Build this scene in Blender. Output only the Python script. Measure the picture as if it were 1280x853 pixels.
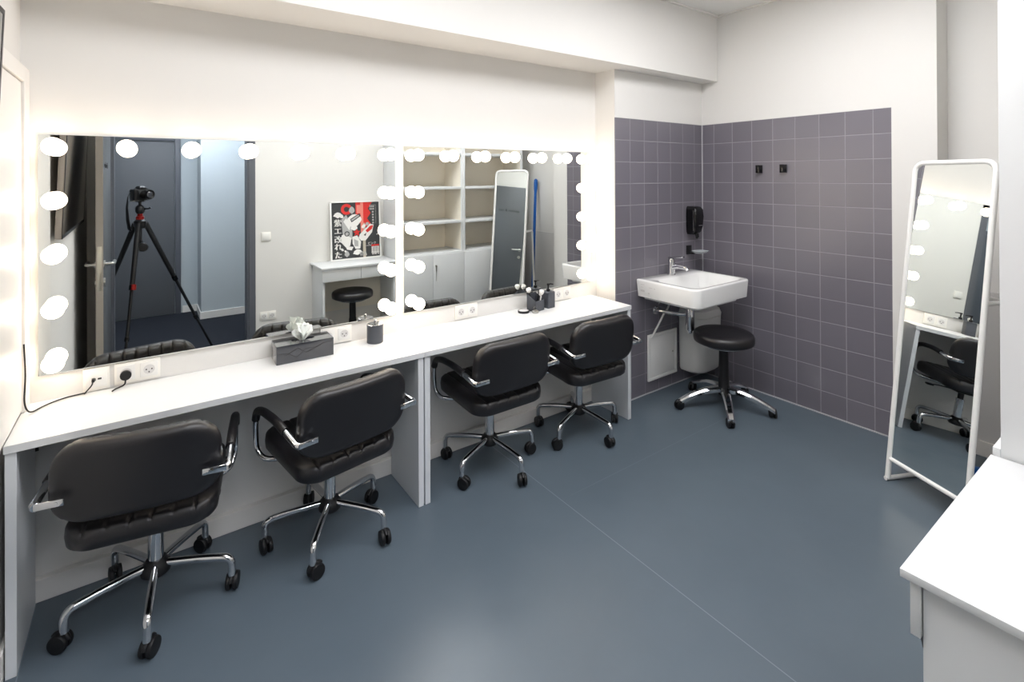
import bpy, bmesh, math, random
from mathutils import Vector, Matrix
random.seed(7)
PI = math.pi
SC = bpy.context.scene
COL = SC.collection
for _o in list(bpy.data.objects):
    bpy.data.objects.remove(_o)

# ------------------------------------------------------------------ camera
CAM_Y, CAM_H, YAW = -2.634, 1.60, 0.6244
cd = bpy.data.cameras.new('view_camera')
cam = bpy.data.objects.new('view_camera', cd)
COL.objects.link(cam)
_s, _c = math.sin(YAW), math.cos(YAW)
_r = Vector((_c, -_s, 0)); _f = Vector((_s, _c, 0)); _u = Vector((0, 0, 1))
_p, _ro = -0.0028, -0.0046
_f2 = _f * math.cos(_p) - _u * math.sin(_p); _u2 = _u * math.cos(_p) + _f * math.sin(_p)
_r3 = _r * math.cos(_ro) + _u2 * math.sin(_ro); _u3 = _u2 * math.cos(_ro) - _r * math.sin(_ro)
cam.matrix_world = Matrix(((_r3.x, _u3.x, -_f2.x, 0), (_r3.y, _u3.y, -_f2.y, CAM_Y), (_r3.z, _u3.z, -_f2.z, CAM_H), (0, 0, 0, 1)))
cd.sensor_width = 36.0
cd.sensor_fit = 'HORIZONTAL'
cd.lens = 634.16 / 1280 * 36
cd.shift_y = -(426.5 - 219.14) / 1280
cd.clip_start = 0.02
SC.camera = cam

# ------------------------------------------------------------------ world, exposure, light levels
SC.view_settings.view_transform = 'Standard'
SC.view_settings.look = 'None'
SC.view_settings.gamma = 1.0
SC.view_settings.exposure = 1.28
try: SC.view_settings.use_curve_mapping = False
except Exception: pass
W = bpy.data.worlds.new('room_world'); SC.world = W; W.use_nodes = True
W.node_tree.nodes['Background'].inputs[0].default_value = (0.75, 0.85, 1, 1)
W.node_tree.nodes['Background'].inputs[1].default_value = 0.15
BULB_STRENGTH = 4.6
CEILING_PANEL_STRENGTH = 4.3
CORRIDOR_PANEL_STRENGTH = 16.0
SC.cycles.max_bounces = 12
SC.cycles.diffuse_bounces = 5
SC.cycles.glossy_bounces = 8
SC.cycles.sample_clamp_indirect = 6.0

# ------------------------------------------------------------------ materials
def lin(h):
    h = h.lstrip('#')
    o = []
    for i in (0, 2, 4):
        v = int(h[i:i + 2], 16) / 255
        o.append(v / 12.92 if v <= 0.04045 else ((v + 0.055) / 1.055) ** 2.4)
    return (*o, 1)

def mat(name, color, rough=0.5, metal=0.0, spec=0.5, coat=0.0, var=0.0, var_scale=6.0, bump=0.0, bump_scale=80.0, emit=None, estr=0.0, trans=0.0, ior=1.45):
    m = bpy.data.materials.new(name); m.use_nodes = True
    nt = m.node_tree; b = nt.nodes['Principled BSDF']
    b.inputs['Base Color'].default_value = lin(color)
    b.inputs['Roughness'].default_value = rough
    b.inputs['Metallic'].default_value = metal
    b.inputs['Specular IOR Level'].default_value = spec
    b.inputs['Coat Weight'].default_value = coat
    b.inputs['Coat Roughness'].default_value = 0.08
    b.inputs['Transmission Weight'].default_value = trans
    b.inputs['IOR'].default_value = ior
    if emit:
        b.inputs['Emission Color'].default_value = lin(emit)
        b.inputs['Emission Strength'].default_value = estr
    tc = nt.nodes.new('ShaderNodeTexCoord')
    n = nt.nodes.new('ShaderNodeTexNoise'); n.inputs['Scale'].default_value = var_scale; n.inputs['Detail'].default_value = 5
    nt.links.new(tc.outputs['Object'], n.inputs['Vector'])
    if var > 0:
        mr = nt.nodes.new('ShaderNodeMapRange')
        mr.inputs['To Min'].default_value = 1 - var; mr.inputs['To Max'].default_value = 1 + var
        nt.links.new(n.outputs['Fac'], mr.inputs['Value'])
        mx = nt.nodes.new('ShaderNodeVectorMath'); mx.operation = 'SCALE'
        mx.inputs[0].default_value = lin(color)[:3]
        nt.links.new(mr.outputs['Result'], mx.inputs['Scale'])
        nt.links.new(mx.outputs['Vector'], b.inputs['Base Color'])
    else:
        mr = nt.nodes.new('ShaderNodeMapRange')
        mr.inputs['To Min'].default_value = max(0, rough - 0.02); mr.inputs['To Max'].default_value = min(1, rough + 0.02)
        nt.links.new(n.outputs['Fac'], mr.inputs['Value'])
        nt.links.new(mr.outputs['Result'], b.inputs['Roughness'])
    if bump > 0:
        n2 = nt.nodes.new('ShaderNodeTexNoise'); n2.inputs['Scale'].default_value = bump_scale; n2.inputs['Detail'].default_value = 3
        nt.links.new(tc.outputs['Object'], n2.inputs['Vector'])
        bp = nt.nodes.new('ShaderNodeBump'); bp.inputs['Strength'].default_value = bump; bp.inputs['Distance'].default_value = 0.002
        nt.links.new(n2.outputs['Fac'], bp.inputs['Height'])
        nt.links.new(bp.outputs['Normal'], b.inputs['Normal'])
    return m

def grid_mask(nt, src, off, step, half):
    """0..1 mask of grid lines along one coordinate"""
    a = nt.nodes.new('ShaderNodeMath'); a.operation = 'SUBTRACT'; nt.links.new(src, a.inputs[0]); a.inputs[1].default_value = off
    d = nt.nodes.new('ShaderNodeMath'); d.operation = 'DIVIDE'; nt.links.new(a.outputs[0], d.inputs[0]); d.inputs[1].default_value = step
    fr = nt.nodes.new('ShaderNodeMath'); fr.operation = 'FRACT'; nt.links.new(d.outputs[0], fr.inputs[0])
    s = nt.nodes.new('ShaderNodeMath'); s.operation = 'SUBTRACT'; nt.links.new(fr.outputs[0], s.inputs[0]); s.inputs[1].default_value = 0.5
    ab = nt.nodes.new('ShaderNodeMath'); ab.operation = 'ABSOLUTE'; nt.links.new(s.outputs[0], ab.inputs[0])
    g = nt.nodes.new('ShaderNodeMapRange'); nt.links.new(ab.outputs[0], g.inputs['Value'])
    g.inputs['From Min'].default_value = 0.5 - half / step * 1.6; g.inputs['From Max'].default_value = 0.5 - half / step * 0.6
    fl = nt.nodes.new('ShaderNodeMath'); fl.operation = 'FLOOR'; nt.links.new(d.outputs[0], fl.inputs[0])
    return g.outputs['Result'], fl.outputs[0]

def tile_mat(name, axis, off, step_h=0.1547, step_v=0.1547):
    m = bpy.data.materials.new(name); m.use_nodes = True
    nt = m.node_tree; b = nt.nodes['Principled BSDF']
    tc = nt.nodes.new('ShaderNodeTexCoord'); sp = nt.nodes.new('ShaderNodeSeparateXYZ')
    nt.links.new(tc.outputs['Object'], sp.inputs[0])
    mh, ih = grid_mask(nt, sp.outputs[axis], off, step_h, 0.0021)
    mv, iv = grid_mask(nt, sp.outputs[2], 0.0, step_v, 0.0021)
    mx = nt.nodes.new('ShaderNodeMath'); mx.operation = 'MAXIMUM'; nt.links.new(mh, mx.inputs[0]); nt.links.new(mv, mx.inputs[1])
    cb = nt.nodes.new('ShaderNodeCombineXYZ'); nt.links.new(ih, cb.inputs[0]); nt.links.new(iv, cb.inputs[1])
    wn = nt.nodes.new('ShaderNodeTexWhiteNoise'); wn.noise_dimensions = '3D'; nt.links.new(cb.outputs[0], wn.inputs['Vector'])
    rr = nt.nodes.new('ShaderNodeMapRange'); nt.links.new(wn.outputs['Value'], rr.inputs['Value'])
    rr.inputs['To Min'].default_value = 0.95; rr.inputs['To Max'].default_value = 1.05
    sc = nt.nodes.new('ShaderNodeVectorMath'); sc.operation = 'SCALE'; sc.inputs[0].default_value = lin('#726e77')[:3]
    nt.links.new(rr.outputs[0], sc.inputs['Scale'])
    mix = nt.nodes.new('ShaderNodeMix'); mix.data_type = 'RGBA'
    nt.links.new(mx.outputs[0], mix.inputs['Factor']); nt.links.new(sc.outputs[0], mix.inputs['A'])
    mix.inputs['B'].default_value = lin('#98959b')
    nt.links.new(mix.outputs['Result'], b.inputs['Base Color'])
    r2 = nt.nodes.new('ShaderNodeMapRange'); nt.links.new(mx.outputs[0], r2.inputs['Value'])
    r2.inputs['To Min'].default_value = 0.30; r2.inputs['To Max'].default_value = 0.8
    nt.links.new(r2.outputs[0], b.inputs['Roughness'])
    iv2 = nt.nodes.new('ShaderNodeMath'); iv2.operation = 'SUBTRACT'; iv2.inputs[0].default_value = 1; nt.links.new(mx.outputs[0], iv2.inputs[1])
    b.inputs['Specular IOR Level'].default_value = 0.75
    bp = nt.nodes.new('ShaderNodeBump'); bp.inputs['Strength'].default_value = 0.6; bp.inputs['Distance'].default_value = 0.002
    nt.links.new(iv2.outputs[0], bp.inputs['Height']); nt.links.new(bp.outputs[0], b.inputs['Normal'])
    return m

def floor_mat():
    m = bpy.data.materials.new('grey_linoleum'); m.use_nodes = True
    nt = m.node_tree; b = nt.nodes['Principled BSDF']
    tc = nt.nodes.new('ShaderNodeTexCoord'); sp = nt.nodes.new('ShaderNodeSeparateXYZ')
    nt.links.new(tc.outputs['Object'], sp.inputs[0])
    m1, _ = grid_mask(nt, sp.outputs[0], 1.66 + 2.0, 2.0, 0.0016)
    m2a, _ = grid_mask(nt, sp.outputs[1], -0.735, 3.3, 0.0012)
    g1 = nt.nodes.new('ShaderNodeMapRange'); nt.links.new(sp.outputs[0], g1.inputs['Value'])
    g1.inputs['From Min'].default_value = 1.66; g1.inputs['From Max'].default_value = 1.9
    mm = nt.nodes.new('ShaderNodeMath'); mm.operation = 'MULTIPLY'; nt.links.new(m2a, mm.inputs[0]); nt.links.new(g1.outputs[0], mm.inputs[1])
    m2b = nt.nodes.new('ShaderNodeMath'); m2b.operation = 'MULTIPLY'; nt.links.new(mm.outputs[0], m2b.inputs[0]); m2b.inputs[1].default_value = 0.5
    m2 = m2b.outputs[0]
    mx = nt.nodes.new('ShaderNodeMath'); mx.operation = 'MAXIMUM'; nt.links.new(m1, mx.inputs[0]); nt.links.new(m2, mx.inputs[1])
    hf = nt.nodes.new('ShaderNodeMath'); hf.operation = 'MULTIPLY'; nt.links.new(mx.outputs[0], hf.inputs[0]); hf.inputs[1].default_value = 0.45
    n1 = nt.nodes.new('ShaderNodeTexNoise'); n1.inputs['Scale'].default_value = 1.6; n1.inputs['Detail'].default_value = 8; n1.inputs['Roughness'].default_value = 0.62
    nt.links.new(tc.outputs['Object'], n1.inputs['Vector'])
    cr = nt.nodes.new('ShaderNodeMapRange'); nt.links.new(n1.outputs['Fac'], cr.inputs['Value'])
    cr.inputs['From Min'].default_value = 0.3; cr.inputs['From Max'].default_value = 0.7
    mixa = nt.nodes.new('ShaderNodeMix'); mixa.data_type = 'RGBA'
    nt.links.new(cr.outputs[0], mixa.inputs['Factor'])
    mixa.inputs['A'].default_value = lin('#55616b'); mixa.inputs['B'].default_value = lin('#5c6872')
    mixb = nt.nodes.new('ShaderNodeMix'); mixb.data_type = 'RGBA'
    nt.links.new(hf.outputs[0], mixb.inputs['Factor']); nt.links.new(mixa.outputs['Result'], mixb.inputs['A']); mixb.inputs['B'].default_value = lin('#9aa2aa')
    # scuffs
    n3 = nt.nodes.new('ShaderNodeTexNoise'); n3.inputs['Scale'].default_value = 9; n3.inputs['Detail'].default_value = 10; n3.inputs['Roughness'].default_value = 0.75
    nt.links.new(tc.outputs['Object'], n3.inputs['Vector'])
    c3 = nt.nodes.new('ShaderNodeMapRange'); nt.links.new(n3.outputs['Fac'], c3.inputs['Value'])
    c3.inputs['From Min'].default_value = 0.66; c3.inputs['From Max'].default_value = 0.78; c3.inputs['To Max'].default_value = 0.25
    mixc = nt.nodes.new('ShaderNodeMix'); mixc.data_type = 'RGBA'
    nt.links.new(c3.outputs[0], mixc.inputs['Factor']); nt.links.new(mixb.outputs['Result'], mixc.inputs['A']); mixc.inputs['B'].default_value = lin('#8d969e')
    nt.links.new(mixc.outputs['Result'], b.inputs['Base Color'])
    n2 = nt.nodes.new('ShaderNodeTexNoise'); n2.inputs['Scale'].default_value = 4; n2.inputs['Detail'].default_value = 6
    nt.links.new(tc.outputs['Object'], n2.inputs['Vector'])
    rr = nt.nodes.new('ShaderNodeMapRange'); nt.links.new(n2.outputs['Fac'], rr.inputs['Value'])
    rr.inputs['To Min'].default_value = 0.30; rr.inputs['To Max'].default_value = 0.44
    nt.links.new(rr.outputs[0], b.inputs['Roughness'])
    b.inputs['Specular IOR Level'].default_value = 0.5
    return m

M = dict(
    wall=mat('white_wall_paint', '#e3e1dd', 0.75, var=0.01, bump=0.08),
    ceiling=mat('white_ceiling_paint', '#f0efec', 0.85, var=0.01),
    trim=mat('white_gloss_trim', '#ebe8e3', 0.4),
    floor=floor_mat(),
    tile_front=tile_mat('grey_tiles_sink_wall', 0, 2.654, 0.153),
    tile_right=tile_mat('grey_tiles_right_wall', 1, -0.292, 0.1562),
    silicone=mat('pale_silicone', '#b9b9bd', 0.5),
    lam=mat('white_laminate', '#dfe1e2', 0.35),
    lam_edge=mat('white_laminate_edge', '#dcdfe2', 0.4),
    cream=mat('cream_shelf_lining', '#efe7d8', 0.55),
    mirror=mat('mirror_silver', '#f2f5f3', 0.0, metal=1.0),
    mirror_edge=mat('mirror_backing', '#d5dad8', 0.4),
    bulb=mat('bulb_glow', '#ffffff', 0.4, emit='#ffe9cf', estr=BULB_STRENGTH),
    holder=mat('bulb_holder_steel', '#c9c9c6', 0.3, metal=0.6),
    chrome=mat('chrome', '#d9dadc', 0.07, metal=1.0),
    steel=mat('brushed_steel', '#b9b8b3', 0.28, metal=1.0),
    leather=mat('black_leatherette', '#151316', 0.40, spec=0.75, bump=0.12, bump_scale=420),
    plastic=mat('black_plastic', '#141416', 0.42),
    gloss_black=mat('gloss_black_plastic', '#0b0b0d', 0.12),
    rubber=mat('caster_rubber', '#0f0f11', 0.5),
    ceramic=mat('white_ceramic', '#f1f1ef', 0.12, coat=0.6),
    white_plastic=mat('white_plastic', '#ecebe7', 0.35),
    socket=mat('socket_white', '#f2efe8', 0.3),
    socket_dark=mat('socket_hole', '#3a3836', 0.6),
    white_metal=mat('white_powder_coat', '#f0efec', 0.35),
    anthracite=mat('anthracite_stoneware', '#4b4e55', 0.4, var=0.08, var_scale=40),
    dark_lacquer=mat('dark_grey_lacquer', '#383a40', 0.10, coat=1.0),
    lacquer_line=mat('lacquer_scratch', '#141418', 0.3),
    tissue=mat('tissue_paper', '#f3f6f2', 0.9),
    glass=mat('clear_glass', '#ffffff', 0.02, trans=1.0, ior=1.45),
    frosted=mat('frosted_dish_glass', '#e8eef0', 0.15, trans=0.55, ior=1.3),
    door_grey=mat('grey_door_laminate', '#5a5d61', 0.5, var=0.02),
    door_frame=mat('grey_door_frame', '#5c5f66', 0.45),
    plate=mat('lock_plate_steel', '#cbc6ba', 0.3, metal=0.8),
    carpet=mat('navy_carpet', '#151a24', 0.95, var=0.35, var_scale=260, bump=0.5, bump_scale=300),
    corridor=mat('corridor_wall_paint', '#bcc5c9', 0.8, var=0.01),
    blue=mat('blue_plastic', '#0e5cae', 0.35),
    tv_screen=mat('tv_screen_glass', '#0b0c10', 0.06, coat=1.0),
    tv_case=mat('tv_casing', '#1a1a1c', 0.35),
    tv_side=mat('tv_silver_side', '#8d8682', 0.4),
    edge_band=mat('door_edge_band', '#a39b92', 0.45),
    poster_dark=mat('poster_dark', '#3c3e40', 0.45),
    poster_white=mat('poster_white', '#eceae6', 0.45),
    poster_grey=mat('poster_grey', '#b3b3b1', 0.45),
    poster_red=mat('poster_red', '#d7332f', 0.45),
    poster_pink=mat('poster_pink', '#e88a7c', 0.45),
    poster_beige=mat('poster_beige', '#bdb5a4', 0.45),
    red=mat('red_anodised', '#8e1f1c', 0.3, metal=0.6),
    panel_light=mat('ceiling_panel_glow', '#ffffff', 0.5, emit='#f8f8fb', estr=CEILING_PANEL_STRENGTH),
    corridor_light=mat('corridor_panel_glow', '#ffffff', 0.5, emit='#eef3ff', estr=CORRIDOR_PANEL_STRENGTH),
    lettering=mat('black_lettering', '#101113', 0.5),
    brush_white=mat('brush_head', '#f4f2ee', 0.8),
    light_grey=mat('grey_wall_paint', '#d6d4d2', 0.75),
)

# ------------------------------------------------------------------ mesh helpers
def addmesh(bm, tmp):
    me = bpy.data.meshes.new('t'); tmp.to_mesh(me); tmp.free(); bm.from_mesh(me); bpy.data.meshes.remove(me)

def box(bm, x0, x1, y0, y1, z0, z1, bevel=0.0, seg=2, mx=None, mi=0):
    t = bmesh.new(); bmesh.ops.create_cube(t, size=1)
    for v in t.verts:
        v.co = Vector(((x0 + x1) / 2 + v.co.x * abs(x1 - x0), (y0 + y1) / 2 + v.co.y * abs(y1 - y0), (z0 + z1) / 2 + v.co.z * abs(z1 - z0)))
    if bevel > 0:
        bmesh.ops.bevel(t, geom=list(t.edges), offset=min(bevel, abs(x1 - x0) * .49, abs(y1 - y0) * .49, abs(z1 - z0) * .49), segments=seg, affect='EDGES', profile=0.5)
    if mx: bmesh.ops.transform(t, matrix=mx, verts=t.verts)
    for f in t.faces: f.material_index = mi
    addmesh(bm, t); return bm

def fillet(pts, rad, n=6):
    pts = [Vector(p) for p in pts]; out = [pts[0]]
    for i in range(1, len(pts) - 1):
        a, b, c = pts[i - 1], pts[i], pts[i + 1]
        d1, d2 = (a - b), (c - b)
        k = min(rad, d1.length * .48, d2.length * .48)
        p1, p2 = b + d1.normalized() * k, b + d2.normalized() * k
        for j in range(n + 1):
            t = j / n; out.append(p1 * (1 - t) ** 2 + b * 2 * t * (1 - t) + p2 * t * t)
    out.append(pts[-1]); return out

def tube(bm, pts, r, seg=12, closed=False, squash=1.0):
    pts = [Vector(p) for p in pts]; n = len(pts); rings = []
    rr = r if isinstance(r, (list, tuple)) else [r] * n
    prev = None
    for i, p in enumerate(pts):
        if closed: t = (pts[(i + 1) % n] - pts[i - 1]).normalized()
        else: t = (pts[min(i + 1, n - 1)] - pts[max(i - 1, 0)]).normalized()
        if prev is None:
            a = Vector((0, 0, 1)) if abs(t.z) < .9 else Vector((1, 0, 0))
            u = t.cross(a).normalized()
        else:
            u = (prev - t * prev.dot(t)).normalized()
        prev = u; w = t.cross(u).normalized()
        rings.append([bm.verts.new(p + (u * math.cos(2 * PI * k / seg) + w * math.sin(2 * PI * k / seg) * squash) * rr[i]) for k in range(seg)])
    m = n if closed else n - 1
    for i in range(m):
        A, B = rings[i], rings[(i + 1) % n]
        for k in range(seg):
            bm.faces.new((A[k], A[(k + 1) % seg], B[(k + 1) % seg], B[k]))
    if not closed:
        bm.faces.new(rings[0][::-1]); bm.faces.new(rings[-1])
    return bm

def lathe(bm, prof, seg=32, center=(0, 0, 0), axis='z', mx=None):
    """prof: list of (r,h)"""
    c = Vector(center); rings = []; t = bmesh.new()
    for r, h in prof:
        if r < 1e-6: rings.append([t.verts.new((0, 0, h))])
        else: rings.append([t.verts.new((r * math.cos(2 * PI * k / seg), r * math.sin(2 * PI * k / seg), h)) for k in range(seg)])
    for A, B in zip(rings[:-1], rings[1:]):
        if len(A) == 1 and len(B) == 1: continue
        for k in range(seg):
            k2 = (k + 1) % seg
            if len(A) == 1: t.faces.new((A[0], B[k2], B[k]))
            elif len(B) == 1: t.faces.new((A[k], A[k2], B[0]))
            else: t.faces.new((A[k], A[k2], B[k2], B[k]))
    if len(rings[0]) > 1: t.faces.new(rings[0][::-1])
    if len(rings[-1]) > 1: t.faces.new(rings[-1])
    if axis == 'y': bmesh.ops.rotate(t, matrix=Matrix.Rotation(-PI / 2, 3, 'X'), verts=t.verts)
    if axis == 'x': bmesh.ops.rotate(t, matrix=Matrix.Rotation(PI / 2, 3, 'Y'), verts=t.verts)
    if mx: bmesh.ops.transform(t, matrix=mx, verts=t.verts)
    bmesh.ops.translate(t, vec=c, verts=t.verts)
    addmesh(bm, t); return bm

def rrect(cx, cy, hw, hd, r, z, n=6, corners=(1, 1, 1, 1)):
    """ring of points of a rounded rectangle; corners order: (+x+y, -x+y, -x-y, +x-y)"""
    out = []
    for q, (sx, sy) in enumerate(((1, 1), (-1, 1), (-1, -1), (1, -1))):
        rr = max(r * corners[q], 0.0008)
        ox, oy = cx + sx * (hw - rr), cy + sy * (hd - rr)
        for k in range(n + 1):
            a = PI / 2 * q + PI / 2 * k / n
            out.append(Vector((ox + rr * math.cos(a), oy + rr * math.sin(a), z)))
    return out

def loft(bm, rings, cap0=True, cap1=True):
    R = [[bm.verts.new(p) for p in ring] for ring in rings]; n = len(R[0])
    for A, B in zip(R[:-1], R[1:]):
        for k in range(n): bm.faces.new((A[k], A[(k + 1) % n], B[(k + 1) % n], B[k]))
    if cap0: bm.faces.new(R[0][::-1])
    if cap1: bm.faces.new(R[-1])
    return bm

def poly(bm, pts, y, mi=0, th=0.0):
    vs = [bm.verts.new((p[0], y, p[1])) for p in pts]
    f = bm.faces.new(vs); f.material_index = mi; return f

def obj(name, bm, m, parent=None, smooth=40, loc=None):
    bmesh.ops.recalc_face_normals(bm, faces=bm.faces)
    me = bpy.data.meshes.new(name); bm.to_mesh(me); bm.free()
    for x in (m if isinstance(m, (list, tuple)) else [m]): me.materials.append(x)
    if smooth:
        me.shade_smooth()
        try: me.set_sharp_from_angle(angle=math.radians(smooth))
        except Exception: pass
    o = bpy.data.objects.new(name, me); COL.objects.link(o)
    if parent: o.parent = parent
    if loc: o.location = loc
    return o

def thing(name, label, cat, loc=(0, 0, 0), rz=0, group=None):
    o = bpy.data.objects.new(name, None); COL.objects.link(o)
    o.empty_display_size = 0.05
    o.location = loc; o.rotation_euler = (0, 0, rz); o['label'] = label; o['category'] = cat
    if group: o['group'] = group
    return o

def tag(o, label, cat, group=None):
    o['label'] = label; o['category'] = cat
    if group: o['group'] = group
    return o

def struct(name, bm, m, label, smooth=None):
    o = obj(name, bm, m, None, smooth); o['kind'] = 'structure'; o['label'] = label; o['category'] = name.split('_')[0]; return o

def copy_tree(o, parent=None):
    c = o.copy(); COL.objects.link(c)
    if parent: c.parent = parent
    for ch in list(KIDS(o)): copy_tree(ch, c)
    return c
def KIDS(o): return [x for x in bpy.data.objects if x.parent == o]

B = bmesh.new

# ================================================================== THE ROOM
XW, XA, XT, XR = -0.385, 2.6465, 3.673, 3.87      # left wall, alcove side, tiled right wall, recess
YR, YB, YBK = -0.187, -0.328, -2.65               # sink wall, beam face, back wall
ZS, ZT, ZC = 2.346, 2.011, 2.863
b = B(); box(b, XW - .1, XR + .1, YBK, .1, -.08, 0)
struct('floor', b, M['floor'], 'smooth blue-grey linoleum floor of the room')
b = B(); box(b, XW - .1, XR + .1, YBK, .1, ZC, ZC + .1)
struct('ceiling', b, M['ceiling'], 'plain white ceiling')
b = B(); box(b, XW - .1, XA, 0, .1, 0, ZC)
struct('wall_front', b, M['wall'], 'white alcove wall behind the lit mirrors')
# sink wall (block beside the alcove), tiled below, painted above
b = B(); box(b, XA, XR + .1, YR, .1, ZT, ZC)
struct('wall_sink_upper', b, M['wall'], 'white painted wall above the tiles at the sink')
b = B(); box(b, XA, XR + .1, YR + .002, .1, 0, ZT, mi=0)
o = struct('wall_sink', b, [M['wall'], M['tile_front']], 'grey tiled wall behind the sink')
for f in o.data.polygons:
    if f.normal.y < -.9: f.material_index = 1
b = B(); box(b, XW - .1, XW, YBK, .1, 0, ZC)
struct('wall_left', b, M['wall'], 'white left wall carrying the screen')
b = B(); box(b, XT, XR + .1, -1.482, YR, ZT, ZC)
struct('wall_right_upper', b, M['wall'], 'white painted wall above the tiles on the right')
b = B(); box(b, XT + .002, XR + .1, -1.482, YR, 0, ZT)
o = struct('wall_right', b, [M['wall'], M['tile_right']], 'grey tiled wall with two coat hooks')
for f in o.data.polygons:
    if f.normal.x < -.9: f.material_index = 1
b = B(); box(b, XT, XR + .1, -1.702, -1.482, 0, ZC)
struct('wall_right_column', b, M['wall'], 'white wall column between tiles and recess')
b = B(); box(b, XR, XR + .1, YBK, -1.702, 0, ZC)
struct('wall_recess', b, M['wall'], 'pale recessed wall behind the standing mirror')
b = B(); box(b, XR - .014, XR, YBK, -1.703, 0, .938, bevel=.002); 
struct('trim_3', b, M['light_grey'], 'grey panelled lower part of the recessed wall')
# back wall with doorway
DX0, DX1, DZ = -.235, .775, 2.14
b = B()
box(b, XW - .1, DX0, YBK - .12, YBK, 0, ZC); box(b, DX1, XR + .1, YBK - .12, YBK, 0, ZC); box(b, DX0, DX1, YBK - .12, YBK, DZ, ZC)
struct('wall_back', b, M['wall'], 'white back wall with the open doorway')
# beam over the alcove and the sink
b = B(); box(b, XW, XT, YB, 0, ZS, ZC)
struct('trim_1', b, M['wall'], 'white boxed beam above mirrors and sink')
b = B(); box(b, XW, XA, -.03, 0, 0, .085, bevel=.003)
struct('baseboard_front', b, M['trim'], 'white baseboard under the vanity desks')
b = B(); box(b, XW, XW + .012, -1.72, -.01, 0, .1, bevel=.002)
struct('baseboard_left', b, M['trim'], 'white baseboard on the left wall')
b = B(); box(b, XR - .026, XR - .014, -2.24, -1.703, 0, .085, bevel=.002)
struct('baseboard_recess', b, M['trim'], 'white baseboard in the recess')
b = B(); box(b, DX1 + .07, 1.30, YBK, YBK + .012, 0, .07, bevel=.002)
struct('baseboard_back', b, M['trim'], 'white baseboard right of the doorway')
# silicone joints of the tiling
b = B(); box(b, XT - .005, XT + .001, YR - .005, YR + .001, 0, ZT); box(b, XA, XT, YR - .006, YR + .001, 0, .006); box(b, XT - .006, XT + .001, -1.482, YR, 0, .006)
struct('trim_2', b, M['silicone'], 'pale silicone joint in the tiled corner and along the floor')
# ceiling edge shadow-gap profile
b = B(); box(b, XW, XT, YB - .022, YB, ZC - .012, ZC); box(b, XT - .022, XT, -1.702, YB - .022, ZC - .012, ZC)
struct('trim_4', b, M['trim'], 'thin white profile along the ceiling edge')
# white casing on the left wall
b = B()
box(b, XW, XW + .026, -.095, -.001, .7485, 2.012, bevel=.003)
box(b, XW, XW + .026, -.60, -.095, 1.955, 2.012, bevel=.003)
box(b, XW, XW + .018, -.60, -.108, .76, 1.952, bevel=.003)
struct('trim_5', b, M['trim'], 'white framed panel on the left wall beside the mirrors')

# door frame of the doorway
b = B()
for x0, x1 in ((DX0, DX0 + .022), (DX1 - .022, DX1)): box(b, x0, x1, YBK - .122, YBK + .002, 0, DZ, bevel=.002)
box(b, DX0, DX1, YBK - .122, YBK + .002, DZ - .022, DZ, bevel=.002)
for yy in (YBK, YBK - .13):
    box(b, DX0 - .05, DX0 + .006, yy, yy + .01, 0, DZ + .05, bevel=.002)
    box(b, DX1 - .006, DX1 + .05, yy, yy + .01, 0, DZ + .05, bevel=.002)
    box(b, DX0 - .05, DX1 + .05, yy, yy + .01, DZ - .006, DZ + .05, bevel=.002)
struct('trim_6', b, M['door_frame'], 'dark grey frame around the open doorway')
# open door leaf
d1 = thing('door_1', 'grey door leaf standing open into the room', 'door', (DX0 - .02, YBK + .018, 0)); d1['kind'] = 'structure'
b = B(); box(b, -.02, .02, 0, .885, .008, 2.12, bevel=.003)
obj('door_leaf', b, M['door_grey'], d1)
b = B(); box(b, -.0195, .0195, .8851, .8862, .01, 2.118); obj('edge_band', b, M['edge_band'], d1, None)
b = B(); box(b, -.0125, .0125, .884, .888, .85, 1.145, bevel=.001)
box(b, -.006, .006, .886, .893, .955, .975); 
obj('lock_plate', b, M['plate'], d1)
b = B()
for s in (-1, 1):
    lathe(b, [(.026, 0), (.026, .008), (.022, .01)], 20, (s * .02, .83, 1.02), 'x', Matrix.Rotation(0 if s > 0 else PI, 4, 'Y') if False else None) if s > 0 else lathe(b, [(.026, 0), (.026, .008), (.022, .01)], 20, (-.03, .83, 1.02), 'x')
    tube(b, fillet([(s * .02, .83, 1.02), (s * .072, .83, 1.02), (s * .072, .70, 1.02)], .015), .0115)
    lathe(b, [(.026, 0), (.026, .008)], 20, (s * .02 if s > 0 else -.028, .83, .90), 'x')
obj('door_handle', b, M['steel'], d1)
def text_mesh(body, size, extrude=.0005, align='LEFT'):
    cu = bpy.data.curves.new('t', 'FONT'); cu.body = body; cu.size = size; cu.extrude = extrude; cu.align_x = align
    to = bpy.data.objects.new('t', cu); COL.objects.link(to)
    dg = bpy.context.evaluated_depsgraph_get(); me = bpy.data.meshes.new_from_object(to.evaluated_get(dg))
    bpy.data.objects.remove(to); return me
def add_text(bm, body, size, mx, mi=0, extrude=.0005, align='LEFT'):
    me = text_mesh(body, size, extrude, align); t = bmesh.new(); t.from_mesh(me); bpy.data.meshes.remove(me)
    for f in t.faces: f.material_index = mi
    bmesh.ops.transform(t, matrix=mx, verts=t.verts); addmesh(bm, t)
b = B()
# text on the +x face: reading direction +y
add_text(b, 'hair & makeup', .062, Matrix.Translation((.0206, .40, 1.675)) @ Matrix(((0, 0, 1, 0), (1, 0, 0, 0), (0, 1, 0, 0), (0, 0, 0, 1))))
obj('door_lettering', b, M['lettering'], d1, None)

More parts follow.
